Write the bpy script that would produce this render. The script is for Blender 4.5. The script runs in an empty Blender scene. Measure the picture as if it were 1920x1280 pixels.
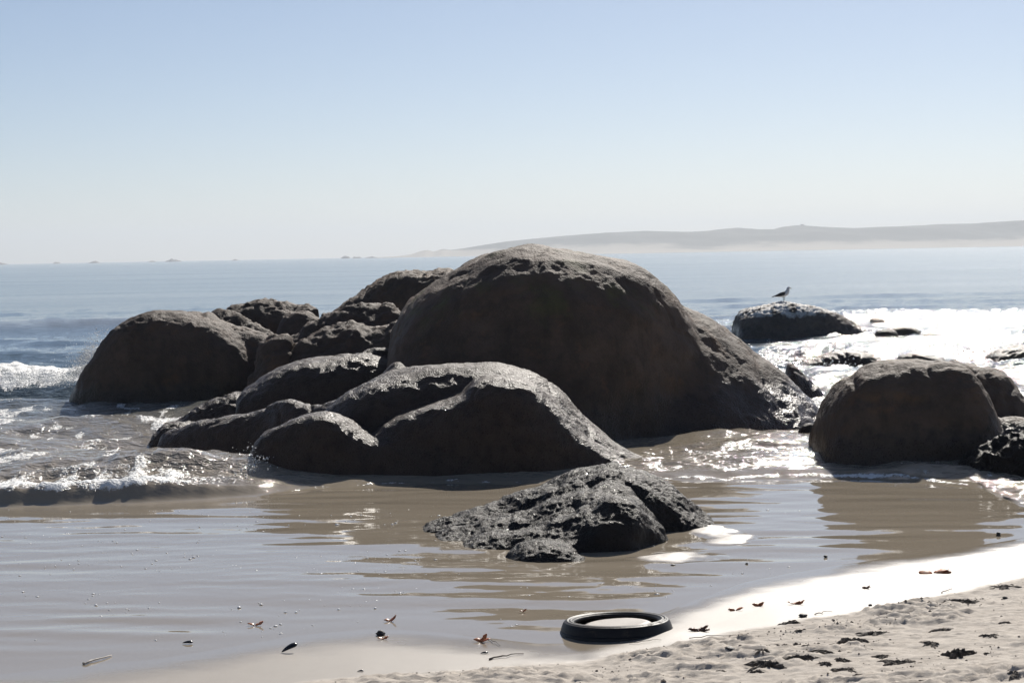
import bpy, bmesh, math, random
import numpy as np
from mathutils import Matrix, Vector

scene = bpy.context.scene
COL = scene.collection
random.seed(5)
rng = np.random.default_rng(5)

# ------------------------------------------------------------------ camera
H = 2.2                      # eye height above still water
FPX = 3600.0                 # focal length in pixels of a 1920 px wide frame
PITCH = math.atan(163.0 / FPX)
ROLL = math.atan(35.0 / 1920.0)
ca, sa = math.cos(ROLL), math.sin(ROLL)
cp, sp = math.cos(PITCH), math.sin(PITCH)
FWD = Vector((0, cp, -sp))
UP0 = Vector((0, sp, cp))
RGT0 = Vector((1, 0, 0))
RGT = RGT0 * ca - UP0 * sa
UPV = UP0 * ca + RGT0 * sa
cam_d = bpy.data.cameras.new('camera')
cam = bpy.data.objects.new('camera', cam_d)
COL.objects.link(cam)
cam_d.sensor_width = 36.0
cam_d.lens = 36.0 * FPX / 1920.0
cam_d.clip_start = 0.1
cam_d.clip_end = 60000
m = Matrix.Identity(4)
for i in range(3):
    m[i][0], m[i][1], m[i][2] = RGT[i], UPV[i], -FWD[i]
m[0][3], m[1][3], m[2][3] = 0, 0, H
cam.matrix_world = m
scene.camera = cam

# ------------------------------------------------------------------ light
SUN_EL, SUN_AZ = math.radians(36), math.radians(16)     # azimuth to the right of the view direction (+Y)
world = bpy.data.worlds.new('World')
scene.world = world
world.use_nodes = True
wn = world.node_tree.nodes
wl = world.node_tree.links
for n in list(wn):
    wn.remove(n)
sky = wn.new('ShaderNodeTexSky')
sky.sky_type = 'NISHITA'
sky.sun_disc = False
sky.sun_elevation = SUN_EL
sky.sun_rotation = SUN_AZ
sky.altitude = 0
sky.air_density = 0.65
sky.dust_density = 0.45
sky.ozone_density = 2.5
bg = wn.new('ShaderNodeBackground')
bg.inputs['Strength'].default_value = 0.061
wo = wn.new('ShaderNodeOutputWorld')
wl.new(sky.outputs[0], bg.inputs[0])
wl.new(bg.outputs[0], wo.inputs[0])

sun_d = bpy.data.lights.new('sun', 'SUN')
sun_d.energy = 5.0
sun_d.angle = math.radians(0.53)
sun_d.color = (1.0, 0.945, 0.865)
sun = bpy.data.objects.new('sun', sun_d)
COL.objects.link(sun)
SDIR = Vector((math.sin(SUN_AZ) * math.cos(SUN_EL), math.cos(SUN_AZ) * math.cos(SUN_EL), math.sin(SUN_EL)))
sun.rotation_euler = SDIR.to_track_quat('Z', 'Y').to_euler()
sun.location = (0, 0, 30)

scene.view_settings.view_transform = 'Standard'
scene.view_settings.look = 'None'
scene.view_settings.gamma = 1.0
scene.view_settings.use_curve_mapping = False
scene.view_settings.exposure = 0.35
scene.render.engine = 'CYCLES'
cy = scene.cycles
cy.max_bounces = 6
cy.diffuse_bounces = 3
cy.glossy_bounces = 3
cy.transmission_bounces = 3
cy.volume_bounces = 0
cy.transparent_max_bounces = 4
cy.caustics_reflective = False
cy.caustics_refractive = False
cy.sample_clamp_indirect = 4.0
cy.use_denoising = True

# ------------------------------------------------------------------ helpers
def ray(px, py):
    return FWD + RGT * ((px - 960.0) / FPX) - UPV * ((py - 640.0) / FPX)

def gp(px, py, z=0.0):
    """ground point under a sight line"""
    d = ray(px, py)
    t = (z - H) / d.z
    return Vector((d.x * t, d.y * t, z))

def vp(px, py, Y):
    """point at distance Y in front of the viewpoint"""
    d = ray(px, py)
    t = Y / d.y
    return Vector((d.x * t, Y, H + d.z * t))

def tag(o, label=None, cat=None, group=None, kind=None):
    if label: o['label'] = label
    if cat: o['category'] = cat
    if group: o['group'] = group
    if kind: o['kind'] = kind
    return o

def link_mesh(name, verts, faces, mat=None, parent=None, smooth=True):
    me = bpy.data.meshes.new(name)
    me.from_pydata([tuple(v) for v in verts], [], faces)
    me.update()
    if smooth:
        me.polygons.foreach_set('use_smooth', [True] * len(me.polygons))
    o = bpy.data.objects.new(name, me)
    COL.objects.link(o)
    if mat: me.materials.append(mat)
    if parent: o.parent = parent
    return o

def grid_mesh(name, X, Y, Z, mat):
    """X, Y, Z 2-D arrays (rows, cols) -> one sheet"""
    r, c = X.shape
    co = np.stack([X, Y, Z], -1).reshape(-1, 3).astype(np.float32)
    idx = np.arange(r * c).reshape(r, c)
    q = np.stack([idx[:-1, :-1], idx[:-1, 1:], idx[1:, 1:], idx[1:, :-1]], -1).reshape(-1, 4)
    me = bpy.data.meshes.new(name)
    me.vertices.add(r * c)
    me.vertices.foreach_set('co', co.ravel())
    nf = len(q)
    me.loops.add(nf * 4)
    me.loops.foreach_set('vertex_index', q.ravel().astype(np.int32))
    me.polygons.add(nf)
    me.polygons.foreach_set('loop_start', np.arange(0, nf * 4, 4, dtype=np.int32))
    me.update(calc_edges=True)
    me.polygons.foreach_set('use_smooth', np.ones(nf, bool))
    me.materials.append(mat)
    o = bpy.data.objects.new(name, me)
    COL.objects.link(o)
    return o

def vattr(o, name, arr):
    a = o.data.attributes.new(name, 'FLOAT', 'POINT')
    a.data.foreach_set('value', np.ascontiguousarray(arr, dtype=np.float32).ravel())

PERM = np.tile(np.random.default_rng(11).permutation(256), 3)
_g = np.random.default_rng(12).normal(size=(256, 3))
GRAD = _g / np.linalg.norm(_g, axis=1, keepdims=True)

def perlin(x, y, z):
    xi = np.floor(x).astype(int); yi = np.floor(y).astype(int); zi = np.floor(z).astype(int)
    xf, yf, zf = x - xi, y - yi, z - zi
    u, v, w = [t * t * t * (t * (t * 6 - 15) + 10) for t in (xf, yf, zf)]
    xi &= 255; yi &= 255; zi &= 255
    res = 0
    for dx in (0, 1):
        wx = u if dx else 1 - u
        for dy in (0, 1):
            wy = v if dy else 1 - v
            for dz in (0, 1):
                wz = w if dz else 1 - w
                h = PERM[PERM[PERM[xi + dx] + yi + dy] + zi + dz]
                g = GRAD[h]
                res = res + wx * wy * wz * (g[..., 0] * (xf - dx) + g[..., 1] * (yf - dy) + g[..., 2] * (zf - dz))
    return res * 1.5

def fbm(x, y, z, octv=4, gain=0.5, lac=2.03):
    a, s = 1.0, 0.0
    for k in range(octv):
        s = s + a * perlin(x + 17.3 * k, y - 9.1 * k, z + 4.7 * k)
        x, y, z = x * lac, y * lac, z * lac
        a *= gain
    return s

def ridged(x, y, z, octv=4, gain=0.5):
    a, s = 1.0, 0.0
    for k in range(octv):
        s = s + a * (1 - 2 * np.abs(perlin(x + 7.3 * k, y + 3.1 * k, z - 5.7 * k)))
        x, y, z = x * 2.07, y * 2.07, z * 2.07
        a *= gain
    return s

def sstep(a, b, x):
    t = np.clip((x - a) / (b - a), 0, 1)
    return t * t * (3 - 2 * t)

# ------------------------------------------------------------------ materials
class NT:
    def __init__(self, name):
        self.m = bpy.data.materials.new(name)
        self.m.use_nodes = True
        self.t = self.m.node_tree
        self.p = self.t.nodes['Principled BSDF']
        self.out = self.t.nodes['Material Output']
    def n(self, typ, **kw):
        nd = self.t.nodes.new(typ)
        for k, v in kw.items():
            if k.startswith('i_'):
                key = k[2:]
                key = int(key) if key.isdigit() else key
                nd.inputs[key].default_value = v
            else:
                setattr(nd, k, v)
        return nd
    def l(self, a, b):
        self.t.links.new(a, b)
    def math(self, op, a, b=None, c=None, clamp=False):
        nd = self.t.nodes.new('ShaderNodeMath')
        nd.operation = op
        nd.use_clamp = clamp
        for i, s in enumerate((a, b, c)):
            if s is None: continue
            if isinstance(s, (int, float)): nd.inputs[i].default_value = s
            else: self.l(s, nd.inputs[i])
        return nd.outputs[0]
    def mix(self, fac, a, b):
        nd = self.t.nodes.new('ShaderNodeMix')
        nd.data_type = 'RGBA'
        for s, k in ((fac, 0), (a, 6), (b, 7)):
            if isinstance(s, (int, float)): nd.inputs[k].default_value = s
            elif isinstance(s, tuple): nd.inputs[k].default_value = (*s, 1)
            else: self.l(s, nd.inputs[k])
        return nd.outputs[2]
    def ramp(self, fac, lo, hi):
        nd = self.t.nodes.new('ShaderNodeMapRange')
        nd.interpolation_type = 'SMOOTHSTEP'
        self.l(fac, nd.inputs[0])
        nd.inputs[1].default_value = lo
        nd.inputs[2].default_value = hi
        return nd.outputs[0]
    def noise(self, scale, detail=4, rough=0.55, vec=None, stretch=None):
        pos = self.t.nodes.new('ShaderNodeNewGeometry').outputs['Position'] if vec is None else vec
        if stretch:
            mp = self.t.nodes.new('ShaderNodeMapping')
            mp.inputs['Scale'].default_value = stretch
            self.l(pos, mp.inputs[0]); pos = mp.outputs[0]
        nd = self.t.nodes.new('ShaderNodeTexNoise')
        nd.inputs['Scale'].default_value = scale
        nd.inputs['Detail'].default_value = detail
        nd.inputs['Roughness'].default_value = rough
        self.l(pos, nd.inputs['Vector'])
        return nd.outputs[0]
    def attr(self, name):
        nd = self.t.nodes.new('ShaderNodeAttribute')
        nd.attribute_name = name
        return nd.outputs['Fac']
    def bump(self, height, dist=1.0, strength=1.0):
        nd = self.t.nodes.new('ShaderNodeBump')
        nd.inputs['Strength'].default_value = strength
        nd.inputs['Distance'].default_value = dist
        self.l(height, nd.inputs['Height'])
        self.l(nd.outputs[0], self.p.inputs['Normal'])
    def base(self, s):
        if isinstance(s, tuple): self.p.inputs['Base Color'].default_value = (*s, 1)
        else: self.l(s, self.p.inputs['Base Color'])
    def set(self, key, s):
        if isinstance(s, (int, float)): self.p.inputs[key].default_value = s
        else: self.l(s, self.p.inputs[key])

def rock_material(name, dry, wet, wet_top, lichen=0.0, white_top=0.0, grain=1.0, wet_rough=0.3, dry_rough=0.72, fs=1.0, spec=0.4, sparkle=0.1):
    t = NT(name)
    pos = t.n('ShaderNodeNewGeometry')
    sx = t.n('ShaderNodeSeparateXYZ'); t.l(pos.outputs['Position'], sx.inputs[0])
    big = t.noise(1.3, 4)
    mid = t.noise(7, 5, 0.65)
    fine = t.noise(55 * fs, 3, 0.7)
    vor = t.n('ShaderNodeTexVoronoi'); vor.inputs['Scale'].default_value = 34 * fs
    t.l(pos.outputs['Position'], vor.inputs['Vector'])
    z = t.math('ADD', sx.outputs[2], t.math('MULTIPLY', t.math('SUBTRACT', mid, 0.5), -0.35))
    z = t.math('ADD', z, t.math('MULTIPLY', t.math('SUBTRACT', big, 0.5), -0.5))
    wetf = t.math('SUBTRACT', 1.0, t.ramp(z, wet_top * 0.45, wet_top))
    c = t.mix(t.ramp(big, 0.35, 0.68), tuple(v * 0.72 for v in dry), tuple(v * 1.2 for v in dry))
    c = t.mix(t.math('MULTIPLY', t.ramp(mid, 0.42, 0.7), 0.55), c, tuple(v * 0.5 for v in dry))
    c = t.mix(t.math('MULTIPLY', t.ramp(fine, 0.55, 0.75), 0.35), c, tuple(min(1, v * 1.6) for v in dry))
    if lichen:
        nz = t.n('ShaderNodeSeparateXYZ'); t.l(pos.outputs['Normal'], nz.inputs[0])
        lf = t.math('MULTIPLY', t.ramp(t.noise(2.2, 5, 0.6), 0.5, 0.7), lichen)
        lf = t.math('MULTIPLY', lf, t.ramp(sx.outputs[2], 1.1, 1.7))
        c = t.mix(lf, c, (0.085, 0.082, 0.03))
    if white_top:  # noise-broken white patches above a set height
        gz = t.ramp(t.math('ADD', sx.outputs[2], t.math('MULTIPLY', t.math('SUBTRACT', mid, 0.5), 0.3)), white_top, white_top + 0.12)
        c = t.mix(t.math('MULTIPLY', gz, t.ramp(t.noise(4, 4), 0.38, 0.55)), c, (0.62, 0.6, 0.57))
    st = t.noise(1.0, 5, 0.65, stretch=(3.2, 3.2, 0.35))
    c = t.mix(t.math('MULTIPLY', t.ramp(st, 0.5, 0.72), 0.45), c, tuple(v * 0.38 for v in dry))
    c = t.mix(t.math('MULTIPLY', t.ramp(t.noise(2.1, 6, 0.7), 0.54, 0.7), 0.5), c, (dry[0] * 1.7, dry[1] * 1.35, dry[2] * 1.0))
    cw = t.mix(t.ramp(mid, 0.4, 0.7), wet, tuple(v * 0.6 for v in wet))
    c = t.mix(wetf, c, cw)
    t.base(c)
    rg = t.math('ADD', t.math('MULTIPLY', wetf, wet_rough - dry_rough), dry_rough)
    rg = t.math('SUBTRACT', rg, t.math('MULTIPLY', t.math('MULTIPLY', wetf, t.ramp(t.noise(70, 2, 0.6), 0.56, 0.66)), sparkle))
    t.set('Roughness', rg)
    t.set('IOR', 1.45)
    t.set('Specular IOR Level', spec)
    h = t.math('ADD', t.math('MULTIPLY', mid, 0.014 * grain), t.math('MULTIPLY', fine, 0.009 * grain))
    h = t.math('ADD', h, t.math('MULTIPLY', vor.outputs['Distance'], 0.008 * grain))
    t.bump(h, 1.0, 0.9)
    return t.m

M_granite = rock_material('granite', (0.1, 0.07, 0.05), (0.052, 0.034, 0.024), 0.5, lichen=0.0)
M_granite_big = rock_material('granite_lichen', (0.098, 0.067, 0.048), (0.052, 0.034, 0.024), 0.75, lichen=0.8)
M_granite_wet = rock_material('granite_wet', (0.072, 0.05, 0.038), (0.058, 0.039, 0.029), 1.5, grain=1.3, wet_rough=0.42, fs=1.6, sparkle=0.24, spec=0.28)
M_granite_red = rock_material('granite_warm', (0.078, 0.053, 0.039), (0.036, 0.025, 0.019), 0.4)
M_granite_gull = rock_material('granite_white_top', (0.1, 0.082, 0.072), (0.06, 0.05, 0.046), 0.35, white_top=0.52)
M_mussel = rock_material('mussel_rock', (0.036, 0.028, 0.023), (0.022, 0.017, 0.0145), 1.2, grain=1.0, wet_rough=0.55, fs=2.4, spec=0.22, sparkle=0.38)

# sea water
t = NT('sea_water')
foam, chop, turb = t.attr('foam'), t.attr('chop'), t.attr('turb')
fpat = t.noise(26, 4, 0.6, stretch=(1, 0.6, 1))
fmask = t.ramp(t.math('ADD', foam, t.math('MULTIPLY', t.math('SUBTRACT', fpat, 0.5), 0.9)), 0.42, 0.72)
wc = t.mix(turb, (0.026, 0.07, 0.1), (0.285, 0.243, 0.187))
t.base(t.mix(fmask, wc, (0.84, 0.84, 0.82)))
rgh = t.math('ADD', t.math('ADD', 0.035, t.math('MULTIPLY', t.attr('far'), t.math('ADD', 0.03, t.math('MULTIPLY', t.noise(1.0, 4, 0.6, stretch=(0.012, 0.07, 1)), 0.12)))), t.math('MULTIPLY', chop, 0.035))
t.set('Roughness', t.math('ADD', rgh, t.math('MULTIPLY', fmask, 0.6)))
t.set('IOR', 1.33)
t.set('Specular IOR Level', 0.8)
n1 = t.noise(3.2, 4, 0.6, stretch=(0.7, 1.25, 1))
n2 = t.noise(17, 3, 0.6, stretch=(0.8, 1.1, 1))
hh = t.math('ADD', t.math('MULTIPLY', n1, 0.11), t.math('MULTIPLY', n2, 0.022))
hh = t.math('MULTIPLY', hh, chop)
hh = t.math('ADD', hh, t.math('MULTIPLY', t.math('MULTIPLY', fmask, t.noise(40, 3)), 0.02))
t.bump(hh, 1.0, 1.0)
M_sea = t.m

# beach sand
t = NT('sand')
wetr, dry = t.attr('wetrough'), t.attr('dry')
sn = t.noise(240, 3, 0.7)
sm = t.noise(9, 5, 0.6)
sl = t.noise(30, 4, 0.6, stretch=(0.35, 1.0, 1))
wetc = t.mix(sm, (0.235, 0.205, 0.17), (0.28, 0.245, 0.205))
filmc = (0.285, 0.243, 0.187)
wetc = t.mix(wetr, filmc, wetc)
dryc = t.mix(t.ramp(sm, 0.3, 0.7), (0.42, 0.37, 0.315), (0.53, 0.475, 0.41))
dryc = t.mix(t.math('MULTIPLY', t.ramp(sn, 0.52, 0.75), 0.55), dryc, (0.16, 0.14, 0.12))
t.base(t.mix(dry, wetc, dryc))
rg = t.math('ADD', 0.035, t.math('MULTIPLY', wetr, 0.48))
t.set('Roughness', t.math('ADD', rg, t.math('MULTIPLY', dry, 0.4)))
t.set('IOR', 1.38)
t.set('Specular IOR Level', 0.8)
hb = t.math('ADD', t.math('MULTIPLY', sn, 0.0022), t.math('MULTIPLY', sl, 0.007))
hw = t.math('MULTIPLY', sn, 0.0009)
hb = t.math('ADD', t.math('MULTIPLY', hb, dry), t.math('MULTIPLY', hw, wetr))
t.bump(hb, 1.0, 1.0)
M_sand = t.m

def simple(name, colr, rough=0.6, spec=0.5, var=0.0, vscale=20, bump=0.0, trans=0.0):
    t = NT(name)
    if var:
        t.base(t.mix(t.ramp(t.noise(vscale, 4), 0.3, 0.7), tuple(c * (1 - var) for c in colr), tuple(min(1, c * (1 + var)) for c in colr)))
    else:
        t.base(colr)
    t.set('Roughness', rough)
    t.set('Specular IOR Level', spec)
    if bump:
        t.bump(t.noise(vscale * 4, 4), bump, 1.0)
    return t.m

M_rubber = simple('rubber', (0.011, 0.0095, 0.01), 0.55, 0.3, 0.35, 25, 0.001)
t = NT('rubber_sandy')
rn = t.ramp(t.noise(14, 6, 0.7), 0.56, 0.72)
t.base(t.mix(t.math('MULTIPLY', rn, 0.45), (0.011, 0.0095, 0.01), (0.12, 0.1, 0.082)))
t.set('Roughness', t.math('ADD', 0.5, t.math('MULTIPLY', rn, 0.35)))
t.set('Specular IOR Level', 0.3)
t.bump(t.noise(60, 4), 0.0015, 1.0)
M_rubber = t.m
M_kelp_orange = simple('kelp_orange', (0.4, 0.125, 0.035), 0.35, 0.5, 0.4, 60)
M_kelp_brown = simple('kelp_brown', (0.16, 0.06, 0.022), 0.3, 0.5, 0.5, 50, 0.003)
M_stick = simple('twig', (0.09, 0.07, 0.055), 0.7, 0.3, 0.4, 60)
M_stick_pale = simple('pale_twig', (0.42, 0.38, 0.33), 0.6, 0.3, 0.3, 60)
M_shell = simple('mussel_shell', (0.012, 0.012, 0.016), 0.25, 0.5, 0.4, 60)
M_stone = simple('dark_stone', (0.03, 0.027, 0.026), 0.55, 0.5, 0.5, 40, 0.006)
M_wrack = simple('dark_wrack', (0.11, 0.09, 0.072), 0.8, 0.3, 0.5, 60, 0.006)
M_clod = simple('sand_clod', (0.17, 0.145, 0.12), 0.9, 0.2, 0.5, 80, 0.006)
M_foam = simple('foam', (0.9, 0.9, 0.88), 0.3, 0.5)
M_spray = simple('spray', (0.8, 0.8, 0.79), 0.4, 0.5)
M_gull_white = simple('gull_plumage', (0.62, 0.61, 0.61), 0.8, 0.2, 0.08, 60)
M_gull_dark = simple('gull_wing', (0.035, 0.033, 0.036), 0.7, 0.3, 0.3, 90)
M_gull_beak = simple('gull_beak', (0.16, 0.12, 0.05), 0.5, 0.4)
M_gull_leg = simple('gull_leg', (0.09, 0.095, 0.07), 0.6, 0.3)
M_gull_eye = simple('gull_eye', (0.01, 0.01, 0.01), 0.2, 0.5)

# ------------------------------------------------------------------ shore lines in plan
def line_fn(pts, z=0.0):
    P = sorted([tuple(gp(x, y, z))[:2] for x, y in pts])
    xs = np.array([p[0] for p in P]); ys = np.array([p[1] for p in P])
    def f(X):
        r = np.interp(X, xs, ys)
        kl = (ys[1] - ys[0]) / (xs[1] - xs[0]); kr = (ys[-1] - ys[-2]) / (xs[-1] - xs[-2])
        r = np.where(X < xs[0], ys[0] + np.clip(kl, -0.3, 0.3) * (X - xs[0]), r)
        r = np.where(X > xs[-1], ys[-1] + np.clip(kr, -0.5, 0.5) * (X - xs[-1]), r)
        return r
    return f

Y_edge = line_fn([(0, 1262), (150, 1248), (300, 1234), (430, 1214), (560, 1192), (700, 1178), (830, 1185), (930, 1196), (1010, 1207),
                  (1090, 1208), (1180, 1172), (1270, 1135), (1400, 1092), (1560, 1062), (1740, 1035), (1920, 1008)])
Y_dry = line_fn([(430, 1300), (620, 1278), (860, 1262), (1050, 1238), (1250, 1212), (1400, 1186), (1560, 1158), (1740, 1125), (1920, 1088)])
Y_swash = line_fn([(0, 950), (200, 946), (330, 940), (480, 930), (620, 915), (800, 908), (1000, 908), (1200, 902), (1400, 900), (1520, 897), (1700, 902), (1850, 918), (1920, 950)])

def SC(Y):            # distances below are written for a 1.0 frame and stretched once here
    return Y * 1.2

TC = gp(1157, 1203)
TY = TC.y + 0.30
TX = vp(1157, 1203, TY).x

def sand_height(X, Y):
    s = Y_edge(X) - Y + 0.05 * fbm(X * 1.3, Y * 1.3, X * 0 + 3.3, 3)
    z = np.where(s > 0, 0.014 * s + 0.010 * np.clip(s - 0.9, 0, None) + 0.02 * np.clip(s - 2.5, 0, None), 0.03 * s)
    z = np.clip(z, -0.8, 2.5)
    wet = sstep(0.0, 0.75, s + 0.10 * fbm(X * 3.0, Y * 5.0, X * 0 + 6.6, 4)) ** 0.7
    shoal = np.zeros_like(X)
    for (px, py, rx, ry, a) in ((1235, 1043, 0.55, 0.6, 0.012), (1305, 988, 0.5, 0.5, 0.007), (1360, 1012, 0.4, 0.4, -0.002)):
        c = gp(px, py)
        g = np.exp(-(((X - c.x + 0.12 * fbm(X * 2, Y * 2, X * 0 + 5.5, 3)) / rx) ** 2 + ((Y - c.y + 0.12 * fbm(X * 2, Y * 2, X * 0 + 15.5, 3)) / ry) ** 2))
        zc = 0.03 * float(Y_edge(np.array([c.x]))[0] - c.y)
        shoal = shoal + (a - zc) * g * (1 + 0.12 * fbm(X * 3, Y * 2.2, X * 0 + 7.7, 3))
    z2 = z + shoal
    wet = np.maximum(wet, sstep(0.0, 0.014, z2) * (shoal > 0.004))
    d = Y_dry(X) - Y + 0.10 * fbm(X * 2.1, Y * 2.1, X * 0 + 8.1, 4)
    dryf = sstep(0.0, 0.16, d)
    # trampled, crumbly upper beach
    lum = fbm(X * 3.0, Y * 4.5, X * 0 + 1.7, 5, 0.55)
    crumb = np.clip(ridged(X * 5.5, Y * 8.0, X * 0 + 5.2, 4) - 0.55, 0, 1)
    patch = sstep(-0.05, 0.35, fbm(X * 1.1, Y * 1.8, X * 0 + 2.2, 3))
    z2 = z2 + dryf * (0.006 + 0.008 * lum + 0.028 * crumb * patch + 0.008 * fbm(X * 11, Y * 19, X * 0 + 0.7, 4, 0.6))
    # sand heaped inside the tyre
    rt = np.hypot(X - TX, Y - TY)
    z2 = z2 + 0.05 * (1 - sstep(0.17, 0.27, rt)) + 0.02 * np.exp(-((X - TX - 0.3) / 0.22) ** 2 - ((Y - TY + 0.2) / 0.22) ** 2)
    wet = np.maximum(wet, 1 - sstep(0.2, 0.28, rt))
    return z2, wet, dryf

# ------------------------------------------------------------------ beach
def axis(lo, a, b, hi, step, n_out=24):
    core = np.arange(a, b, step)
    k = np.linspace(0, 1, n_out + 1)[1:] ** 2.2
    return np.concatenate([(a - (a - lo) * k)[::-1], core, b + (hi - b) * k])

xs = axis(-150, -4.6, 4.4, 150, 0.0135)
ys = axis(-120, 9.0, 16.2, 70, 0.0165)
XX, YY = np.meshgrid(xs, ys)
ZZ, WET, DRY = sand_height(XX, YY)
beach = grid_mesh('beach', XX, YY, ZZ, M_sand)
vattr(beach, 'wetrough', WET)
vattr(beach, 'dry', DRY)
tag(beach, 'wet grey sand beach sloping into the water', 'beach', kind='structure')

# ------------------------------------------------------------------ sea
tc = np.concatenate([-(0.30 + 2.2 * np.linspace(1, 0, 26)[:-1] ** 1.8), np.linspace(-0.30, 0.30, 780), 0.30 + 2.2 * np.linspace(0, 1, 26)[1:] ** 1.8])
rows = 1.0 / np.linspace(1 / 8.6, 1 / 90.0, 600)
rows = np.concatenate([rows, 90 * (9000 / 90) ** np.linspace(0, 1, 70)[1:]])
TT, SY = np.meshgrid(tc, rows)
SX = TT * SY
zero = np.zeros_like(SX)
q = SY - Y_swash(SX) + 0.10 * fbm(SX * 1.4, SY * 0.6, zero + 2.5, 3)
xpix = 960 + FPX * TT                       # bearing, used only to place the surf zones
far = sstep(70, 160, SY)
left = 1 - sstep(-0.13, -0.07, TT)
right = sstep(0.055, 0.12, TT)
chop = sstep(-0.05, 0.9, q)
# wind chop
wz = zero.copy()
wr = np.random.default_rng(3)
for k in range(16):
    lam = 0.5 * 1.22 ** k
    ang = wr.normal(0, 0.45)
    kx, ky = math.sin(ang) * 2 * math.pi / lam, math.cos(ang) * 2 * math.pi / lam
    ph = wr.uniform(0, 6.28)
    amp = 0.0052 * lam ** 0.75
    ok = sstep(0.9, 2.5, lam * 260 / SY)        # waves finer than the sheet are left to the relief of the material
    arg = kx * SX + ky * SY + ph + 0.9 * fbm(SX / lam * 0.3, SY / lam * 0.3, zero + k, 2)
    wz += amp * ok * (np.exp(np.sin(arg)) - 1.27)
near_amp = 1.1 + 0.7 * left * (1 - sstep(30, 45, SY)) + 0.6 * right
Z = wz * chop * near_amp * (1 - 0.6 * far) * (1 - 0.55 * sstep(42, 70, SY))
Z += chop * (1 - far) * 0.035 * (left + right) * ridged(SX * 0.8, SY * 0.55, zero + 6.0, 4) * 0.8
FOAM = zero.copy()
# the bore rolling in on the left
lump = fbm(SX * 3.2, SY * 2.6, zero + 4.1, 4)
hb = 0.17 * (1 - sstep(-0.20, -0.105, TT)) + 0.025
prof = sstep(0.0, 0.30, q + 0.05 * perlin(SX * 0.9, zero, zero + 4.4)) * np.exp(-np.clip(q - 0.2, 0, None) / 2.2)
Z += hb * prof * (1 + 0.25 * lump * sstep(0.1, 0.35, q))
FOAM = np.maximum(FOAM, (1 - sstep(-0.2, -0.10, TT)) * sstep(0.12, 0.24, q) * (1 - sstep(0.5, 2.2, q)) * (0.72 + 0.5 * lump))
# breaker against the left boulder
cY = SC(28.3) + 0.12 * (SX + 9) + 0.5 * perlin(SX * 0.6, zero, zero + 9)
dB = SY - cY
mB = 1 - sstep(-0.222, -0.205, TT)
lump2 = fbm(SX * 2.2, SY * 1.2, zero + 14.1, 4)
lump3 = fbm(SX * 3.3, SY * 2.0, zero + 15.1, 5, 0.6)
Z += mB * 0.2 * np.where(dB < 0, np.exp(-(dB / 0.7) ** 2), np.exp(-(dB / 1.8) ** 2)) * (1 + 0.45 * perlin(SX * 0.7, zero + 2, zero + 19)) * (1 + 0.16 * lump3)
FOAM = np.maximum(FOAM, mB * sstep(-1.4, -0.5, dB) * (1 - sstep(0.4, 2.0, dB)) * (0.85 + 0.5 * lump3))
# unbroken green swell farther out
cS = SC(52) + 0.05 * SX + 0.8 * perlin(SX * 0.1, zero, zero + 3)
dS = SY - cS
mS = 1 - sstep(-0.20, -0.14, TT)
SWELL = mS * np.where(dS < 0, np.exp(-(dS / 1.9) ** 2), np.exp(-(dS / 4.5) ** 2))
Z += 0.32 * SWELL
# surf on the right, between and behind the rocks
for (yc, a, w1, w2, t0, t1) in ((51, 0.16, 0.9, 2.5, 0.135, 0.155), (39, 0.12, 0.8, 2.2, 0.14, 0.17), (31.5, 0.22, 0.6, 1.5, 0.12, 0.135), (27, 0.20, 0.5, 1.2, 0.12, 0.14), (22, 0.10, 0.4, 1.0, 0.13, 0.15)):
    cR = SC(yc) + 0.6 * perlin(SX * 0.45, zero, zero + yc)
    dR = SY - cR
    mR = sstep(t0, t1, TT)
    Z += mR * a * np.where(dR < 0, np.exp(-(dR / w1) ** 2), np.exp(-(dR / w2) ** 2)) * (1 + 0.3 * lump3)
    FOAM = np.maximum(FOAM, mR * sstep(-2 * w1, -0.4 * w1, dR) * (1 - sstep(0.3, 1.6, dR / w2)) * (0.48 + 0.5 * lump3))
zoneR = right * sstep(SC(17), SC(22), SY) * (1 - sstep(SC(46), SC(56), SY))
FOAM = np.maximum(FOAM, zoneR * (0.0 + 0.8 * fbm(SX * 0.9, SY * 0.35, zero + 12.0, 4)))
# lacy streaks in the churned water on the left
lace = ridged(SX * 1.2, SY * 0.55, zero + 21.0, 4)
zoneL = left * sstep(0.3, 1.5, q) * (1 - sstep(SC(26), SC(31), SY))
FOAM = np.maximum(FOAM, zoneL * sstep(0.9, 1.6, lace) * 0.62)
# thin foam line along the edge of the swash
edge = np.exp(-((q - 0.12) / 0.075) ** 2) * (sstep(0.04, 0.075, TT) + 0.75 * sstep(-0.17, -0.12, TT) * (1 - sstep(0.0, 0.06, TT)))
FOAM = np.maximum(FOAM, edge * (0.62 + 0.5 * lump))
Z += 0.008 * edge
ch = sstep(0.0, 0.5, q) * (1 - sstep(2.0, 4.5, q)) * sstep(-0.16, -0.05, TT)
FOAM = np.maximum(FOAM, ch * (0.28 + 0.5 * lump) * sstep(0.03, 0.08, TT))
Z += np.clip(FOAM, 0, 1) * 0.035 * (lump2 + 0.6 * fbm(SX * 7, SY * 3, zero + 31, 3))
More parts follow.
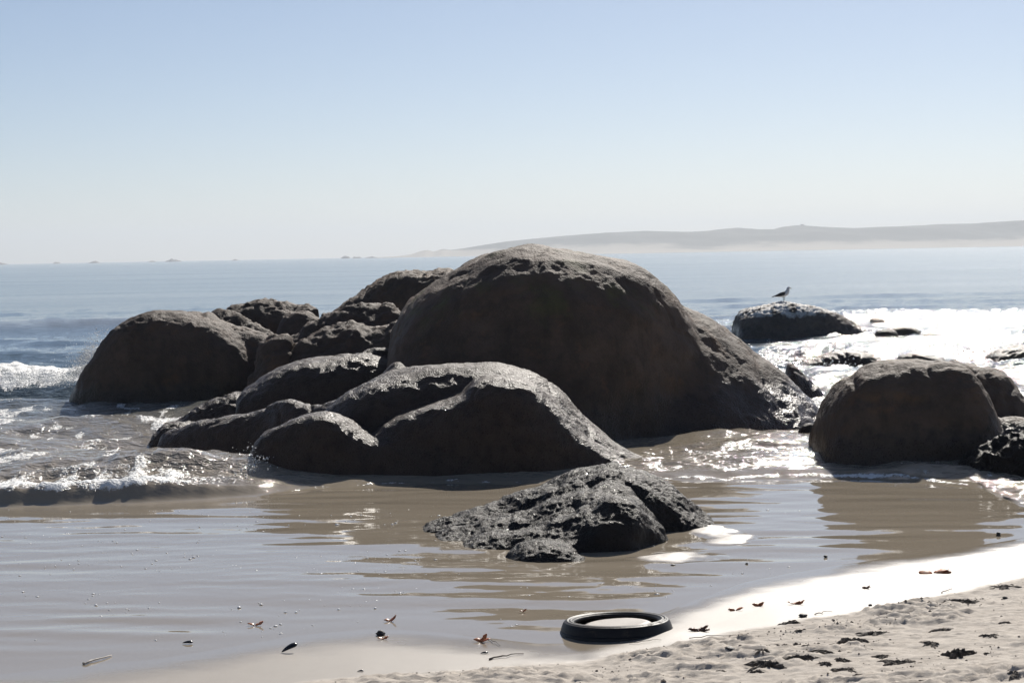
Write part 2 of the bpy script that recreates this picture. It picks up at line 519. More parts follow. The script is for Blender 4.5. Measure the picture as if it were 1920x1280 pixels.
# glassy film in front: long faint ripples
film = 1 - sstep(-0.3, 0.4, q)
rip = 1.6 * fbm(SX * 0.42, SY * 1.9 + 0.25 * SX, zero + 40, 2)
rip += 0.45 * np.sin(2 * math.pi * (SY + 0.10 * SX) / 0.52 + 4.5 * fbm(SX * 0.35, SY * 0.6, zero + 44, 3)) * sstep(-0.35, 0.4, fbm(SX * 0.3, SY * 0.5, zero + 47, 2))
rip += 0.22 * fbm(SX * 1.6, SY * 6.0 - 1.5 * SX, zero + 52, 2) + 0.12 * fbm(SX * 3.2, SY * 7.0 + 3.0 * SX, zero + 57, 2)
calm = sstep(-0.1, 1.0, Y_edge(SX) * -1 + SY)
Z += film * 0.0052 * rip * calm
# dip under the sand at the edge
sE = Y_edge(SX) - SY
Z = np.where(sE > 0, 0.0, Z) - 0.2 * np.clip(sE - 0.3, 0, None)
TURB = 1 - sstep(SC(17), SC(30), SY) * (0.9 + 0.1 * far)
TURB = np.clip(TURB + 0.38 * SWELL, 0, 1)
sea = grid_mesh('sea', SX, SY, Z, M_sea)
vattr(sea, 'foam', FOAM)
vattr(sea, 'chop', np.clip(chop * (0.22 + 0.85 * left * (1 - sstep(35, 50, SY)) + 0.62 * zoneR + 0.5 * ch) , 0, 1.1))
vattr(sea, 'turb', TURB)
vattr(sea, 'far', sstep(30, 110, SY) * (1 - 0.95 * zoneR))
tag(sea, 'sea water with surf, chop and a glassy film over the sand', 'sea', kind='structure')

# ------------------------------------------------------------------ boulders
def resample(pts, n):
    P = np.array(pts, float)
    # Catmull-Rom then even spacing
    Q = np.vstack([2 * P[0] - P[1], P, 2 * P[-1] - P[-2]])
    out = []
    for i in range(1, len(Q) - 2):
        p0, p1, p2, p3 = Q[i - 1], Q[i], Q[i + 1], Q[i + 2]
        for u in np.linspace(0, 1, 12, endpoint=False):
            out.append(0.5 * (2 * p1 + (p2 - p0) * u + (2 * p0 - 5 * p1 + 4 * p2 - p3) * u * u + (3 * p1 - p0 - 3 * p2 + p3) * u ** 3))
    out.append(Q[-2])
    out = np.array(out)
    d = np.concatenate([[0], np.cumsum(np.linalg.norm(np.diff(out, axis=0), axis=1))])
    tt = np.linspace(0, d[-1], n)
    return np.stack([np.interp(tt, d, out[:, k]) for k in range(3)], 1)

def lobe(crest, Y, df, db, nf=2.3, nb=2.2, base=-0.35, taper=0.5, nseg=46, ncs=15, lean=0.0):
    """a solid grown from its crest line: crest pixels give the line at distance Y, the front falls df towards the viewer, the back db away"""
    if not isinstance(Y, (list, tuple)): Y = [Y] * len(crest)
    if len(Y) == 2 and len(crest) != 2: Y = list(np.linspace(Y[0], Y[1], len(crest)))
    P = [vp(x, y, SC(yy)) for (x, y), yy in zip(crest, Y)]
    a, b = P[0].copy(), P[-1].copy()
    a.z = base; b.z = base
    a.x -= 0.02; b.x += 0.02
    C = resample([tuple(a)] + [tuple(p) for p in P] + [tuple(b)], nseg)
    zmax = C[:, 2].max()
    verts, faces = [], []
    th = np.linspace(0, math.pi, ncs)
    for ci, c in enumerate(C):
        dfc = df if not isinstance(df, tuple) else df[0] + (df[1] - df[0]) * float(sstep(0.5, 0.85, ci / (len(C) - 1)))
        hr = max(0.0, (c[2] - base) / (zmax - base))
        k = max(hr, 0.02) ** taper
        for a_ in th:
            ct, st = math.cos(a_), math.sin(a_)
            n = nf if ct > 0 else nb
            yy = abs(ct) ** (2 / n) * (-dfc if ct > 0 else db) * k
            zz = base + (c[2] - base) * abs(st) ** (2 / n)
            verts.append((c[0] + lean * yy, c[1] + yy, zz if hr > 0 else base))
    N = ncs
    for i in range(len(C) - 1):
        for j in range(N - 1):
            faces.append((i * N + j, i * N + j + 1, (i + 1) * N + j + 1, (i + 1) * N + j))
        faces.append((i * N + N - 1, i * N, (i + 1) * N, (i + 1) * N + N - 1))
    faces.append(tuple(range(N - 1, -1, -1)))
    o = (len(C) - 1) * N
    faces.append(tuple(range(o, o + N)))
    return verts, faces

def smooth_mesh(co, edges, it, lam=0.5):
    n = len(co)
    deg = np.bincount(edges.ravel(), minlength=n).astype(float)[:, None]
    for _ in range(it):
        acc = np.zeros_like(co)
        for k in range(3):
            acc[:, k] = np.bincount(edges[:, 0], co[edges[:, 1], k], n) + np.bincount(edges[:, 1], co[edges[:, 0], k], n)
        co = co + lam * (acc / np.maximum(deg, 1) - co)
    return co

def boulder(name, lobes, mat, label, cat='boulder', voxel=0.04, sm=4, rough=(0.05, 0.03, 0.012), freq=(0.7, 2.3, 8.0), seed=0, group=None, cracks=0.0, crag=0.0):
    verts, faces = [], []
    for lb in lobes:
        v, f = lobe(*lb[0], **lb[1])
        o = len(verts)
        verts += v
        faces += [tuple(i + o for i in q_) for q_ in f]
    me = bpy.data.meshes.new('tmp')
    me.from_pydata(verts, [], faces)
    bm = bmesh.new(); bm.from_mesh(me)
    bmesh.ops.recalc_face_normals(bm, faces=bm.faces)
    bm.to_mesh(me); bm.free()
    tmp = bpy.data.objects.new('tmp', me)
    COL.objects.link(tmp)
    md = tmp.modifiers.new('r', 'REMESH')
    md.mode = 'VOXEL'; md.voxel_size = voxel
    dg = bpy.context.evaluated_depsgraph_get()
    dg.update()
    new = bpy.data.meshes.new_from_object(tmp.evaluated_get(dg))
    bpy.data.objects.remove(tmp); bpy.data.meshes.remove(me)
    n = len(new.vertices)
    co = np.empty(n * 3); new.vertices.foreach_get('co', co); co = co.reshape(-1, 3)
    ed = np.empty(len(new.edges) * 2, np.int32); new.edges.foreach_get('vertices', ed); ed = ed.reshape(-1, 2)
    co = smooth_mesh(co, ed, sm)
    new.vertices.foreach_set('co', co.ravel()); new.update()
    nr = np.empty(n * 3); new.vertex_normals.foreach_get('vector', nr); nr = nr.reshape(-1, 3)
    x, y, z = (co + seed * 13.7).T
    d = rough[0] * fbm(x * freq[0], y * freq[0], z * freq[0], 3)
    d += rough[1] * fbm(x * freq[1], y * freq[1], z * freq[1] * 1.3, 3)
    up = sstep(0.2, 0.8, nr[:, 2])
    d += rough[2] * (0.5 + 1.2 * up) * ridged(x * freq[2], y * freq[2], z * freq[2], 3)
    if cracks:
        c = perlin(x * 0.9 + 0.4 * perlin(x * 2, y * 2, z * 2), y * 0.5, z * 0.45)
        d -= cracks * np.exp(-(c / 0.035) ** 2)
    if crag:
        w = ridged(x * 1.9, y * 1.9, z * 2.6, 4, 0.55)
        d += crag * (w - 0.6)
        st = np.round(d / (crag * 0.6)) * crag * 0.6
        d = 0.6 * d + 0.4 * st
    co = co + nr * d[:, None]
    new.vertices.foreach_set('co', co.ravel())
    new.update()
    new.polygons.foreach_set('use_smooth', np.ones(len(new.polygons), bool))
    new.name = name
    new.materials.clear(); new.materials.append(mat)
    o = bpy.data.objects.new(name, new)
    COL.objects.link(o)
    tag(o, label, cat, group)
    return o

def L(crest, Y, df, db, **kw):
    return ((crest, Y, df, db), kw)

boulder('granite_boulder', [
    L([(727, 720), (731, 650), (758, 595), (800, 546), (850, 512), (900, 485), (950, 468), (1000, 462), (1050, 463), (1100, 471), (1150, 483), (1200, 504), (1240, 538), (1275, 580), (1305, 630), (1332, 700), (1350, 790)], 20.3, (2.1, 1.15), 2.4, nf=3.4, nb=2.3),
    L([(1120, 500), (1180, 520), (1235, 545), (1265, 556), (1300, 574), (1330, 592), (1380, 627), (1430, 672), (1488, 722), (1530, 757), (1552, 787), (1560, 803)], [20.6, 20.5], (2.1, 2.1), 1.6, nf=1.5),
], M_granite_big, 'largest domed granite boulder in the middle with a long rough right flank', voxel=0.036, sm=9, rough=(0.075, 0.022, 0.006), freq=(0.8, 2.3, 8.0), seed=1, cracks=0.018)

boulder('granite_boulder', [
    L([(600, 800), (640, 745), (690, 715), (740, 695), (790, 688), (850, 683), (910, 684), (960, 692), (1000, 703), (1040, 728), (1088, 776), (1130, 808), (1180, 842), (1235, 884)], 17.0, 0.92, 1.2, nf=3.4),
    L([(580, 890), (640, 862), (690, 826), (735, 792), (770, 767), (819, 750), (868, 731), (888, 710), (935, 700), (990, 712), (1035, 745), (1075, 790), (1110, 826), (1150, 850), (1205, 885)], 16.3, 0.72, 0.9, nf=3.8),
    L([(466, 862), (491, 818), (520, 799), (575, 775), (617, 771), (648, 788), (700, 822), (780, 870), (850, 900)], 16.05, 0.45, 0.8, nf=2.5),
    L([(490, 872), (560, 846), (650, 828), (740, 814), (850, 806), (1000, 818), (1100, 850), (1170, 884)], 16.2, 0.62, 0.8, nf=3.2),
    L([(300, 815), (345, 800), (400, 786), (470, 776), (515, 756), (548, 747), (580, 758), (620, 752), (690, 716), (760, 690)], [18.6, 17.3], 0.6, 0.6, nf=2.0),
], M_granite_wet, 'long low wet boulder in front of the largest one, with a slanting ledge', voxel=0.026, sm=8, rough=(0.045, 0.02, 0.006), freq=(0.9, 2.3, 8.0), seed=2, cracks=0.02)

boulder('granite_boulder', [
    L([(146, 752), (158, 718), (185, 668), (215, 626), (250, 598), (300, 585), (340, 586), (380, 590), (415, 600), (450, 618), (480, 650), (492, 720)], 25.4, 1.3, 1.4, nf=4.2),
    L([(380, 598), (420, 601), (460, 612), (495, 628), (520, 645), (525, 700)], 25.3, 0.9, 1.0),
], M_granite_red, 'rounded dark boulder at far left of the group, spray on its seaward side', voxel=0.04, sm=4, rough=(0.04, 0.03, 0.012), seed=3, cracks=0.03)

boulder('boulder_ridge', [
    L([(393, 600), (425, 583), (455, 571), (500, 567), (530, 570), (560, 580), (590, 592)], 27.6, 0.9, 0.9),
    L([(398, 606), (440, 592), (470, 606), (505, 628), (530, 645)], 26.7, 0.6, 0.7),
], M_granite_red, 'craggy flat-topped rock behind the far left boulder', 'rock', voxel=0.04, sm=2, rough=(0.06, 0.04, 0.014), seed=4, crag=0.05)

boulder('round_rock', [
    L([(522, 650), (528, 606), (548, 590), (575, 585), (594, 595), (606, 606), (612, 640)], 25.6, 0.6, 0.8),
], M_granite_red, 'small rounded rock wedged between the far left boulder and craggy middle rock', 'rock', voxel=0.035, sm=3, rough=(0.02, 0.02, 0.01), seed=5)

boulder('pointed_rock', [
    L([(575, 592), (579, 583), (586, 579), (594, 582), (598, 594)], 26.6, 0.12, 0.2),
], M_granite_red, 'tiny pointed knob of rock beside the gap to the sea', 'rock', voxel=0.02, sm=2, rough=(0.02, 0.02, 0.01), seed=6)

boulder('rock_slab', [
    L([(604, 604), (607, 589), (622, 586), (642, 584), (660, 582), (668, 600)], 25.4, 0.4, 0.5, nf=3, nb=3),
], M_granite_red, 'small square-edged slab right of the gap to the sea', 'rock', voxel=0.025, sm=1, rough=(0.02, 0.015, 0.01), seed=7)

boulder('craggy_rock', [
    L([(520, 660), (560, 632), (600, 608), (640, 591), (670, 581), (705, 575), (735, 572), (752, 580), (775, 577), (800, 585), (815, 620)], 24.0, 0.6, 1.0),
    L([(535, 690), (570, 645), (620, 620), (660, 611), (700, 618), (735, 612), (765, 598), (800, 600), (815, 650)], 23.4, 0.9, 0.8, nf=2.8),
    L([(474, 720), (486, 680), (503, 645), (522, 637), (538, 646), (545, 700)], 23.2, 0.6, 0.8),
], M_granite_red, 'craggy broken rock between the far left boulder and largest boulder', 'rock', voxel=0.034, sm=2, rough=(0.06, 0.045, 0.014), seed=8, crag=0.045)

boulder('back_boulder', [
    L([(600, 620), (640, 580), (680, 550), (720, 525), (752, 514), (780, 510), (800, 516), (822, 510), (850, 511), (900, 524), (940, 570)], 27.8, 1.2, 1.4, nf=4.4),
], M_granite, 'smooth-backed boulder peeping out behind the left shoulder of the largest boulder', voxel=0.045, sm=4, rough=(0.04, 0.03, 0.025), seed=9)

boulder('rock_shelf', [
    L([(455, 748), (480, 722), (515, 694), (560, 677), (620, 669), (675, 664), (720, 672), (770, 690), (800, 720)], 20.4, 1.0, 1.0, nf=3.6),
    L([(686, 672), (694, 657), (712, 652), (728, 656), (736, 672)], 20.4, 0.35, 0.4),
], M_granite_wet, 'smooth sloping shelf of rock with a knob, left of the largest boulder', 'rock', voxel=0.03, sm=4, rough=(0.03, 0.02, 0.008), seed=10)

boulder('wet_rock', [
    L([(325, 800), (350, 778), (385, 757), (420, 744), (455, 739), (470, 752), (480, 785)], 20.7, 0.6, 0.6, nf=2.0),
], M_granite_wet, 'glistening wedge of wet rock at the foot of the sloping shelf', 'rock', voxel=0.025, sm=3, rough=(0.02, 0.02, 0.012), seed=11)

boulder('wet_rock', [
    L([(286, 828), (300, 808), (325, 797), (370, 795), (410, 802), (445, 818), (470, 832)], 19.5, 0.45, 0.5, nf=2.2),
], M_granite_wet, 'low wet rock awash at the left tip of the long front boulder', 'rock', voxel=0.02, sm=3, rough=(0.02, 0.02, 0.012), seed=12)

boulder('granite_boulder', [
    L([(1531, 880), (1530, 845), (1536, 802), (1554, 752), (1584, 714), (1629, 690), (1699, 677), (1759, 679), (1799, 690), (1834, 735), (1854, 790), (1864, 850)], 16.5, 0.95, 1.2, nf=3.9),
    L([(1779, 692), (1809, 683), (1849, 690), (1884, 708), (1909, 735), (1923, 765), (1921, 800), (1909, 830)], 16.9, 0.75, 0.9, nf=2.3),
    L([(1809, 830), (1844, 795), (1879, 786), (1914, 790), (1959, 800), (2019, 830), (2049, 880)], 16.2, 0.55, 0.8, nf=2.3),
], M_granite, 'rounded boulder at right edge with a rough lit top and a groove', voxel=0.028, sm=4, rough=(0.05, 0.022, 0.010), freq=(0.9, 2.3, 8.0), seed=13, cracks=0.03)

boulder('mussel_rock', [
    L([(1812, 905), (1825, 878), (1850, 858), (1885, 843), (1930, 825), (1980, 830), (2020, 880)], 15.3, 0.5, 0.6),
], M_mussel, 'jagged black mussel-crusted rock cut off by the right edge of the picture', 'rock', voxel=0.016, sm=1, rough=(0.05, 0.04, 0.02), seed=14, crag=0.05)

boulder('mussel_rock', [
    L([(745, 1000), (830, 970), (940, 942), (1035, 905), (1088, 879), (1138, 868), (1190, 882), (1240, 905), (1280, 930), (1312, 957), (1338, 978)], 12.95, 0.75, 0.6, nf=1.9, base=-0.15),
    L([(820, 1008), (890, 986), (970, 964), (1045, 938), (1105, 912), (1150, 905), (1190, 930)], [12.5, 12.6], 0.75, 0.5, nf=1.8, base=-0.15),
    L([(870, 1022), (930, 1006), (1000, 988), (1060, 974), (1120, 965)], [12.15, 12.1], 0.5, 0.5, nf=1.9, base=-0.15),
    L([(1030, 1015), (1062, 990), (1100, 968), (1145, 938), (1185, 935), (1225, 965), (1250, 1000)], [11.9, 12.4], 0.5, 0.6, nf=2.6, base=-0.15),
    L([(956, 1058), (985, 1030), (1030, 1015), (1068, 1022), (1094, 1050)], 11.5, 0.22, 0.75, nf=2.1, base=-0.15),
    L([(1170, 900), (1215, 912), (1255, 940), (1285, 968), (1300, 990)], 12.7, 0.3, 0.5, nf=2.0, base=-0.15),
], M_mussel, 'low black mussel-crusted rock in the shallows, nearest to the tyre', 'rock', voxel=0.015, sm=5, rough=(0.05, 0.026, 0.005), freq=(1.7, 4.5, 18), seed=15, crag=0.006)

gull_rock = boulder('gull_rock', [
    L([(1380, 612), (1386, 594), (1403, 582), (1434, 575), (1470, 569), (1505, 573), (1542, 582), (1573, 595), (1602, 612), (1628, 628), (1640, 636)], 40.0, 1.3, 1.5, nf=3.6),
], M_granite_gull, 'flat-topped offshore rock with a white-streaked crown where a gull stands', 'rock', voxel=0.04, sm=3, rough=(0.03, 0.03, 0.025), seed=16)

boulder('small_rock', [L([(1478, 690), (1500, 700), (1525, 720), (1545, 742), (1552, 755)], 23.6, 0.4, 0.5)], M_granite, 'narrow shoulder of rock behind the right flank of the largest boulder', 'rock', voxel=0.03, sm=3, seed=17, rough=(0.02, 0.02, 0.01))
boulder('small_rock', [L([(1499, 820), (1503, 806), (1515, 798), (1530, 802), (1536, 820)], 18.4, 0.15, 0.2, base=-0.15)], M_mussel, 'small dark rock against the left side of the right-hand boulder', 'rock', voxel=0.014, sm=1, seed=18, rough=(0.02, 0.02, 0.008), crag=0.02)
for i, (crest, Y, df, mat, lab) in enumerate((
    ([(1498, 712), (1515, 700), (1545, 696), (1580, 698), (1592, 710)], 26.6, 0.35, M_mussel, 'dark flat rock awash between the largest boulder and right-hand boulder'),
    ([(1686, 676), (1700, 664), (1720, 662), (1745, 668), (1770, 676)], 29.5, 0.4, M_granite_wet, 'wet brown rock showing just above the right-hand boulder'),
    ([(1838, 690), (1855, 664), (1885, 653), (1930, 648), (1990, 660), (2020, 690)], 30.5, 0.7, M_granite_wet, 'wave-washed rock at the right edge behind the right-hand boulder'),
    ([(1633, 602), (1640, 597), (1652, 597), (1658, 602)], 44.6, 0.3, M_mussel, 'farthest small dark rock awash right of the gull rock'),
    ([(1643, 627), (1655, 620), (1670, 619), (1682, 626)], 38.6, 0.3, M_mussel, 'leftmost of the three dark rocks awash right of the gull rock'),
    ([(1672, 622), (1690, 614), (1710, 616), (1722, 620), (1728, 628)], 39.2, 0.3, M_mussel, 'middle and tallest of the three dark rocks awash right of the gull rock'),
    ([(1733, 630), (1745, 625), (1758, 625), (1766, 630)], 36.8, 0.35, M_mussel, 'rightmost of the three dark rocks awash right of the gull rock'),
    ([(1500, 688), (1540, 668), (1570, 660), (1600, 658), (1640, 668), (1660, 684)], 30.3, 0.5, M_granite_wet, 'foam-laced weedy rock awash beyond the flank of the largest boulder'),
)):
    boulder('awash_rock', [L(crest, Y, df, 0.5)], mat, lab, 'rock', voxel=0.03, sm=2, seed=20 + i, rough=(0.03, 0.025, 0.008))

# ------------------------------------------------------------------ far shore
t = NT('far_land')
fn = t.noise(0.004, 5, 0.6)
gs = t.n('ShaderNodeNewGeometry'); sz = t.n('ShaderNodeSeparateXYZ'); t.l(gs.outputs['Position'], sz.inputs[0])
dune = t.math('ADD', t.math('MULTIPLY', fn, 60.0), t.math('MULTIPLY', sz.outputs[2], -1.0))
t.base(t.mix(t.ramp(dune, 8, 22), (0.075, 0.07, 0.05), (0.42, 0.37, 0.3)))
t.set('Roughness', 0.95)
M_land = t.m
DL = 4200.0
ridge = [(700, 485), (745, 481), (775, 477), (790, 471), (803, 469), (815, 472), (832, 467), (846, 469), (870, 466), (905, 460), (950, 453), (1000, 448), (1040, 444), (1090, 440), (1150, 436),
         (1210, 433), (1290, 435), (1330, 433), (1350, 430), (1385, 427), (1420, 430), (1455, 430), (1475, 425), (1500, 422), (1540, 425), (1600, 428), (1640, 426), (1700, 424),
         (1740, 422), (1770, 420), (1830, 419), (1920, 413), (2050, 408), (2300, 400), (2800, 395), (3400, 420)]
RX = np.array([vp(x, y, DL).x for x, y in ridge]); RZ = np.array([max(0.5, vp(x, y, DL).z) for x, y in ridge])
hx = np.linspace(RX[0], RX[-1], 520); hz = np.interp(hx, RX, RZ)
hx2, hv = np.meshgrid(hx, np.linspace(0, 1, 60))
hprof = np.where(hv < 0.55, sstep(0, 0.55, hv) ** 1.0, 1 - 0.8 * sstep(0.6, 1.0, hv))
HZ = np.interp(hx2, RX, RZ)
HY = DL - 420 + hv * 900 * (0.4 + 0.6 * np.clip(HZ / 60, 0, 1)) + 420 * (1 - np.clip(HZ / 45, 0, 1)) * (1 - hv) * 0.8
HN = fbm(hx2 / 140, HY / 140, hx2 * 0 + 2, 5)
HH = HZ * hprof * (1 + 0.18 * HN * (1 - sstep(0.4, 0.55, hv))) - 1.0 + 2.5 * hv
land = grid_mesh('headland', hx2, HY, HH, M_land)
tag(land, 'long low headland of hazy dunes across the bay', 'headland', kind='structure')
hc = vp(1508, 424, DL)
bm = bmesh.new()
for (dx, w, h, dz) in ((0, 7, 7, 0), (6, 4, 4, -1), (-6, 5, 3.5, -1)):
    r = bmesh.ops.create_cube(bm, size=1)
    for v in r['verts']:
        v.co = Vector((v.co.x * w + dx, v.co.y * 6, v.co.z * h + dz))
me = bpy.data.meshes.new('hut'); bm.to_mesh(me); bm.free(); me.materials.append(simple('far_hut_wall', (0.3, 0.28, 0.25), 0.9))
hut = bpy.data.objects.new('hilltop_hut', me); COL.objects.link(hut); hut.location = (hc.x, DL + 30, hc.z + 1)
tag(hut, 'tiny building silhouetted on top of the hazy headland', 'building')

M_islet = simple('islet_rock', (0.12, 0.11, 0.1), 0.9, 0.3, 0.3, 0.1)
for i, (px0, px1, hpx, lab) in enumerate((
    (-4, 16, 4, 'hazy islet on the horizon at the left edge of the picture'), (106, 116, 3.5, 'speck of an islet on the horizon, second from the left'), (172, 190, 4, 'small jagged islet on the horizon above the far left boulder'),
    (284, 296, 2.5, 'flat little islet just left of the double-humped islet on the horizon'), (314, 344, 5, 'double-humped widest islet on the horizon'), (440, 450, 2.5, 'lone tiny islet on the horizon right of the double-humped one'),
    (643, 660, 6, 'tallest spiky islet off the tip of the headland'), (664, 682, 3.5, 'low islet in the chain off the tip of the headland'), (688, 712, 3.5, 'islet of the offshore chain next to the tip of the headland'))):
    D = 3900.0
    xm = (px0 + px1) / 2
    c = vp(xm, 640, D)
    w = (px1 - px0) / FPX * D
    hgt = hpx / FPX * D + 2
    n, k = 28, 7
    X = np.linspace(-w / 2, w / 2, n)
    hp = hgt * (0.45 + 0.55 * (0.5 + fbm(X / w * 5 + i * 9, X * 0, X * 0 + i, 3))) * np.sqrt(np.clip(1 - (2 * X / w) ** 2, 0, 1))
    V = np.linspace(0, math.pi, k)
    gx = np.tile(X, (k, 1)); gy = D - 20 * np.cos(V)[:, None] * np.ones(n); gz = np.sin(V)[:, None] * hp - 1
    o = grid_mesh('islet', gx + c.x, gy, gz, M_islet)
    tag(o, lab, 'islet', 'islets along the horizon')

# ------------------------------------------------------------------ gull
def tube(path, radii, n=10, flat=1.0, caps=True, up=(0, 0, 1)):
    """loft of elliptical rings along a path; flat squashes the ring sideways"""
    P = [Vector(p) for p in path]
    verts, faces = [], []
    for i, p in enumerate(P):
        d = (P[min(i + 1, len(P) - 1)] - P[max(i - 1, 0)]).normalized()
        side = d.cross(Vector(up))
        if side.length < 1e-4: side = d.cross(Vector((1, 0, 0)))
        side.normalize()
        u = side.cross(d).normalized()
        r = radii[i]
        ra, rb = (r if isinstance(r, tuple) else (r * flat, r))
        for k in range(n):
            a = 2 * math.pi * k / n
            verts.append(p + side * (math.cos(a) * ra) + u * (math.sin(a) * rb))
    for i in range(len(P) - 1):
        for k in range(n):
            faces.append((i * n + k, i * n + (k + 1) % n, (i + 1) * n + (k + 1) % n, (i + 1) * n + k))
    if caps:
        faces.append(tuple(range(n - 1, -1, -1)))
        faces.append(tuple(range((len(P) - 1) * n, len(P) * n)))
    return verts, faces

gtop = vp(1469, 570, SC(40.0))
gull = bpy.data.objects.new('gull', None)
COL.objects.link(gull)
gull.location = (gtop.x - 0.02, gtop.y, gtop.z + 0.045)
tag(gull, 'dark-backed white gull standing on the offshore rock, facing right', 'gull')
GS = 1.12
def gpart(name, v, f, mat, parent=gull):
    o = link_mesh(name, [Vector(p) * GS for p in v], f, mat, parent)
    return o
body = [(-0.20, 0, 0.128), (-0.15, 0, 0.137), (-0.10, 0, 0.15), (-0.04, 0, 0.165), (0.03, 0, 0.18), (0.085, 0, 0.205), (0.112, 0, 0.245), (0.122, 0, 0.285), (0.128, 0, 0.31), (0.142, 0, 0.322), (0.158, 0, 0.322), (0.168, 0, 0.318)]
rad = [(0.03, 0.006), (0.04, 0.014), (0.05, 0.033), (0.066, 0.05), (0.072, 0.062), (0.062, 0.06), (0.043, 0.045), (0.034, 0.036), (0.034, 0.034), (0.031, 0.029), (0.02, 0.019), (0.008, 0.008)]
v, f = tube(body, rad, 14)
gpart('body', v, f, M_gull_white)
for s in (-1, 1):
    w = [(0.075, s * 0.052, 0.205), (0.03, s * 0.066, 0.195), (-0.04, s * 0.062, 0.178), (-0.11, s * 0.045, 0.156), (-0.17, s * 0.026, 0.14), (-0.235, s * 0.012, 0.126)]
    v, f = tube(w, [(0.008, 0.02), (0.014, 0.042), (0.014, 0.042), (0.011, 0.026), (0.008, 0.014), (0.003, 0.004)], 10)
    gpart('wing', v, f, M_gull_dark)
    lg = [(0.012 + 0.022 * (s > 0), s * 0.026, 0.135), (0.02 + 0.02 * (s > 0), s * 0.026, 0.07), (0.03 + 0.02 * (s > 0), s * 0.026, 0.008)]
    v, f = tube(lg, [0.009, 0.005, 0.005], 8)
    leg = gpart('leg', v, f, M_gull_leg)
    x0 = lg[-1][0]
    v = [(x0 - 0.008, s * 0.026, 0.001), (x0 + 0.04, s * 0.026 - 0.018, 0.001), (x0 + 0.046, s * 0.026, 0.001), (x0 + 0.04, s * 0.026 + 0.018, 0.001), (x0, s * 0.026, 0.012), (x0 + 0.03, s * 0.026, 0.005)]
    gpart('foot', v, [(0, 1, 5, 4), (4, 5, 3, 0), (1, 2, 5), (2, 3, 5), (0, 3, 2, 1)], M_gull_leg, leg)
    v, f = tube([(0.148, s * 0.027, 0.328), (0.148, s * 0.031, 0.328), (0.148, s * 0.034, 0.328)], [0.005, 0.005, 0.002], 8, up=(1, 0, 0))
    gpart('eye', v, f, M_gull_eye)
v, f = tube([(0.160, 0, 0.318), (0.185, 0, 0.312), (0.203, 0, 0.305), (0.206, 0, 0.297)], [(0.009, 0.011), (0.007, 0.009), (0.005, 0.007), (0.002, 0.002)], 8)
gpart('beak', v, f, M_gull_beak)
v, f = tube([(-0.15, 0, 0.14), (-0.20, 0, 0.128), (-0.245, 0, 0.118)], [(0.035, 0.012), (0.034, 0.009), (0.03, 0.004)], 8)
gpart('tail', v, f, M_gull_dark)
gull.rotation_euler.z = math.radians(-14)

# ------------------------------------------------------------------ tyre
tz = max(0.0, float(sand_height(np.array([TX]), np.array([TY - 0.32]))[0][0]))
tyre = bpy.data.objects.new('car_tyre', None)
COL.objects.link(tyre)
tag(tyre, 'worn black rubber car tyre lying half sunk at the water edge', 'tyre')
tyre.location = (TX, TY, tz - 0.084)
tyre.rotation_euler = (math.radians(-2.2), math.radians(-0.8), 0)
def lathe(prof, n=96, wob=0.0):
    k = len(prof)
    V, F = [], []
    for i in range(n):
        a = 2 * math.pi * i / n
        for (r, z) in prof:
            V.append((r * math.cos(a), r * math.sin(a), z))
    for i in range(n):
        j = (i + 1) % n
        for p in range(k - 1):
            F.append((i * k + p, j * k + p, j * k + p + 1, i * k + p + 1))
    return V, F
R = 0.325
tread = [(R - 0.01, 0.0), (R + 0.004, 0.03), (R + 0.008, 0.06), (R + 0.005, 0.085), (R + 0.003, 0.09), (R + 0.0015, 0.088), (R, 0.096), (R - 0.006, 0.115), (R - 0.013, 0.132), (R - 0.02, 0.142)]
v, f = lathe(tread)
link_mesh('tread', v, f, M_rubber, tyre)
side = [(R - 0.02, 0.142), (R - 0.025, 0.146), (R - 0.029, 0.1455), (R - 0.032, 0.15), (R - 0.042, 0.152), (R - 0.046, 0.148), (R - 0.05, 0.147), (R - 0.053, 0.151), (R - 0.062, 0.151), (R - 0.066, 0.147), (R - 0.072, 0.143)]
v, f = lathe(side)
link_mesh('sidewall', v, f, M_rubber, tyre)
bead = [(R - 0.072, 0.143), (R - 0.078, 0.14), (R - 0.082, 0.132), (R - 0.08, 0.125), (R - 0.07, 0.12), (R - 0.05, 0.112), (R - 0.03, 0.095), (R - 0.022, 0.07), (R - 0.03, 0.035), (R - 0.05, 0.02), (R - 0.08, 0.012)]
v, f = lathe(bead)
link_mesh('bead', v, f, M_rubber, tyre)

# ------------------------------------------------------------------ flotsam on the sand
def on_sand(px, py):
    p = gp(px, py)
    for _ in range(3):
        z = float(sand_height(np.array([p.x]), np.array([p.y]))[0][0])
        p = gp(px, py, max(z, 0.0))
    return p

def ppm(p):           # metres per photo pixel at p
    return p.y / FPX

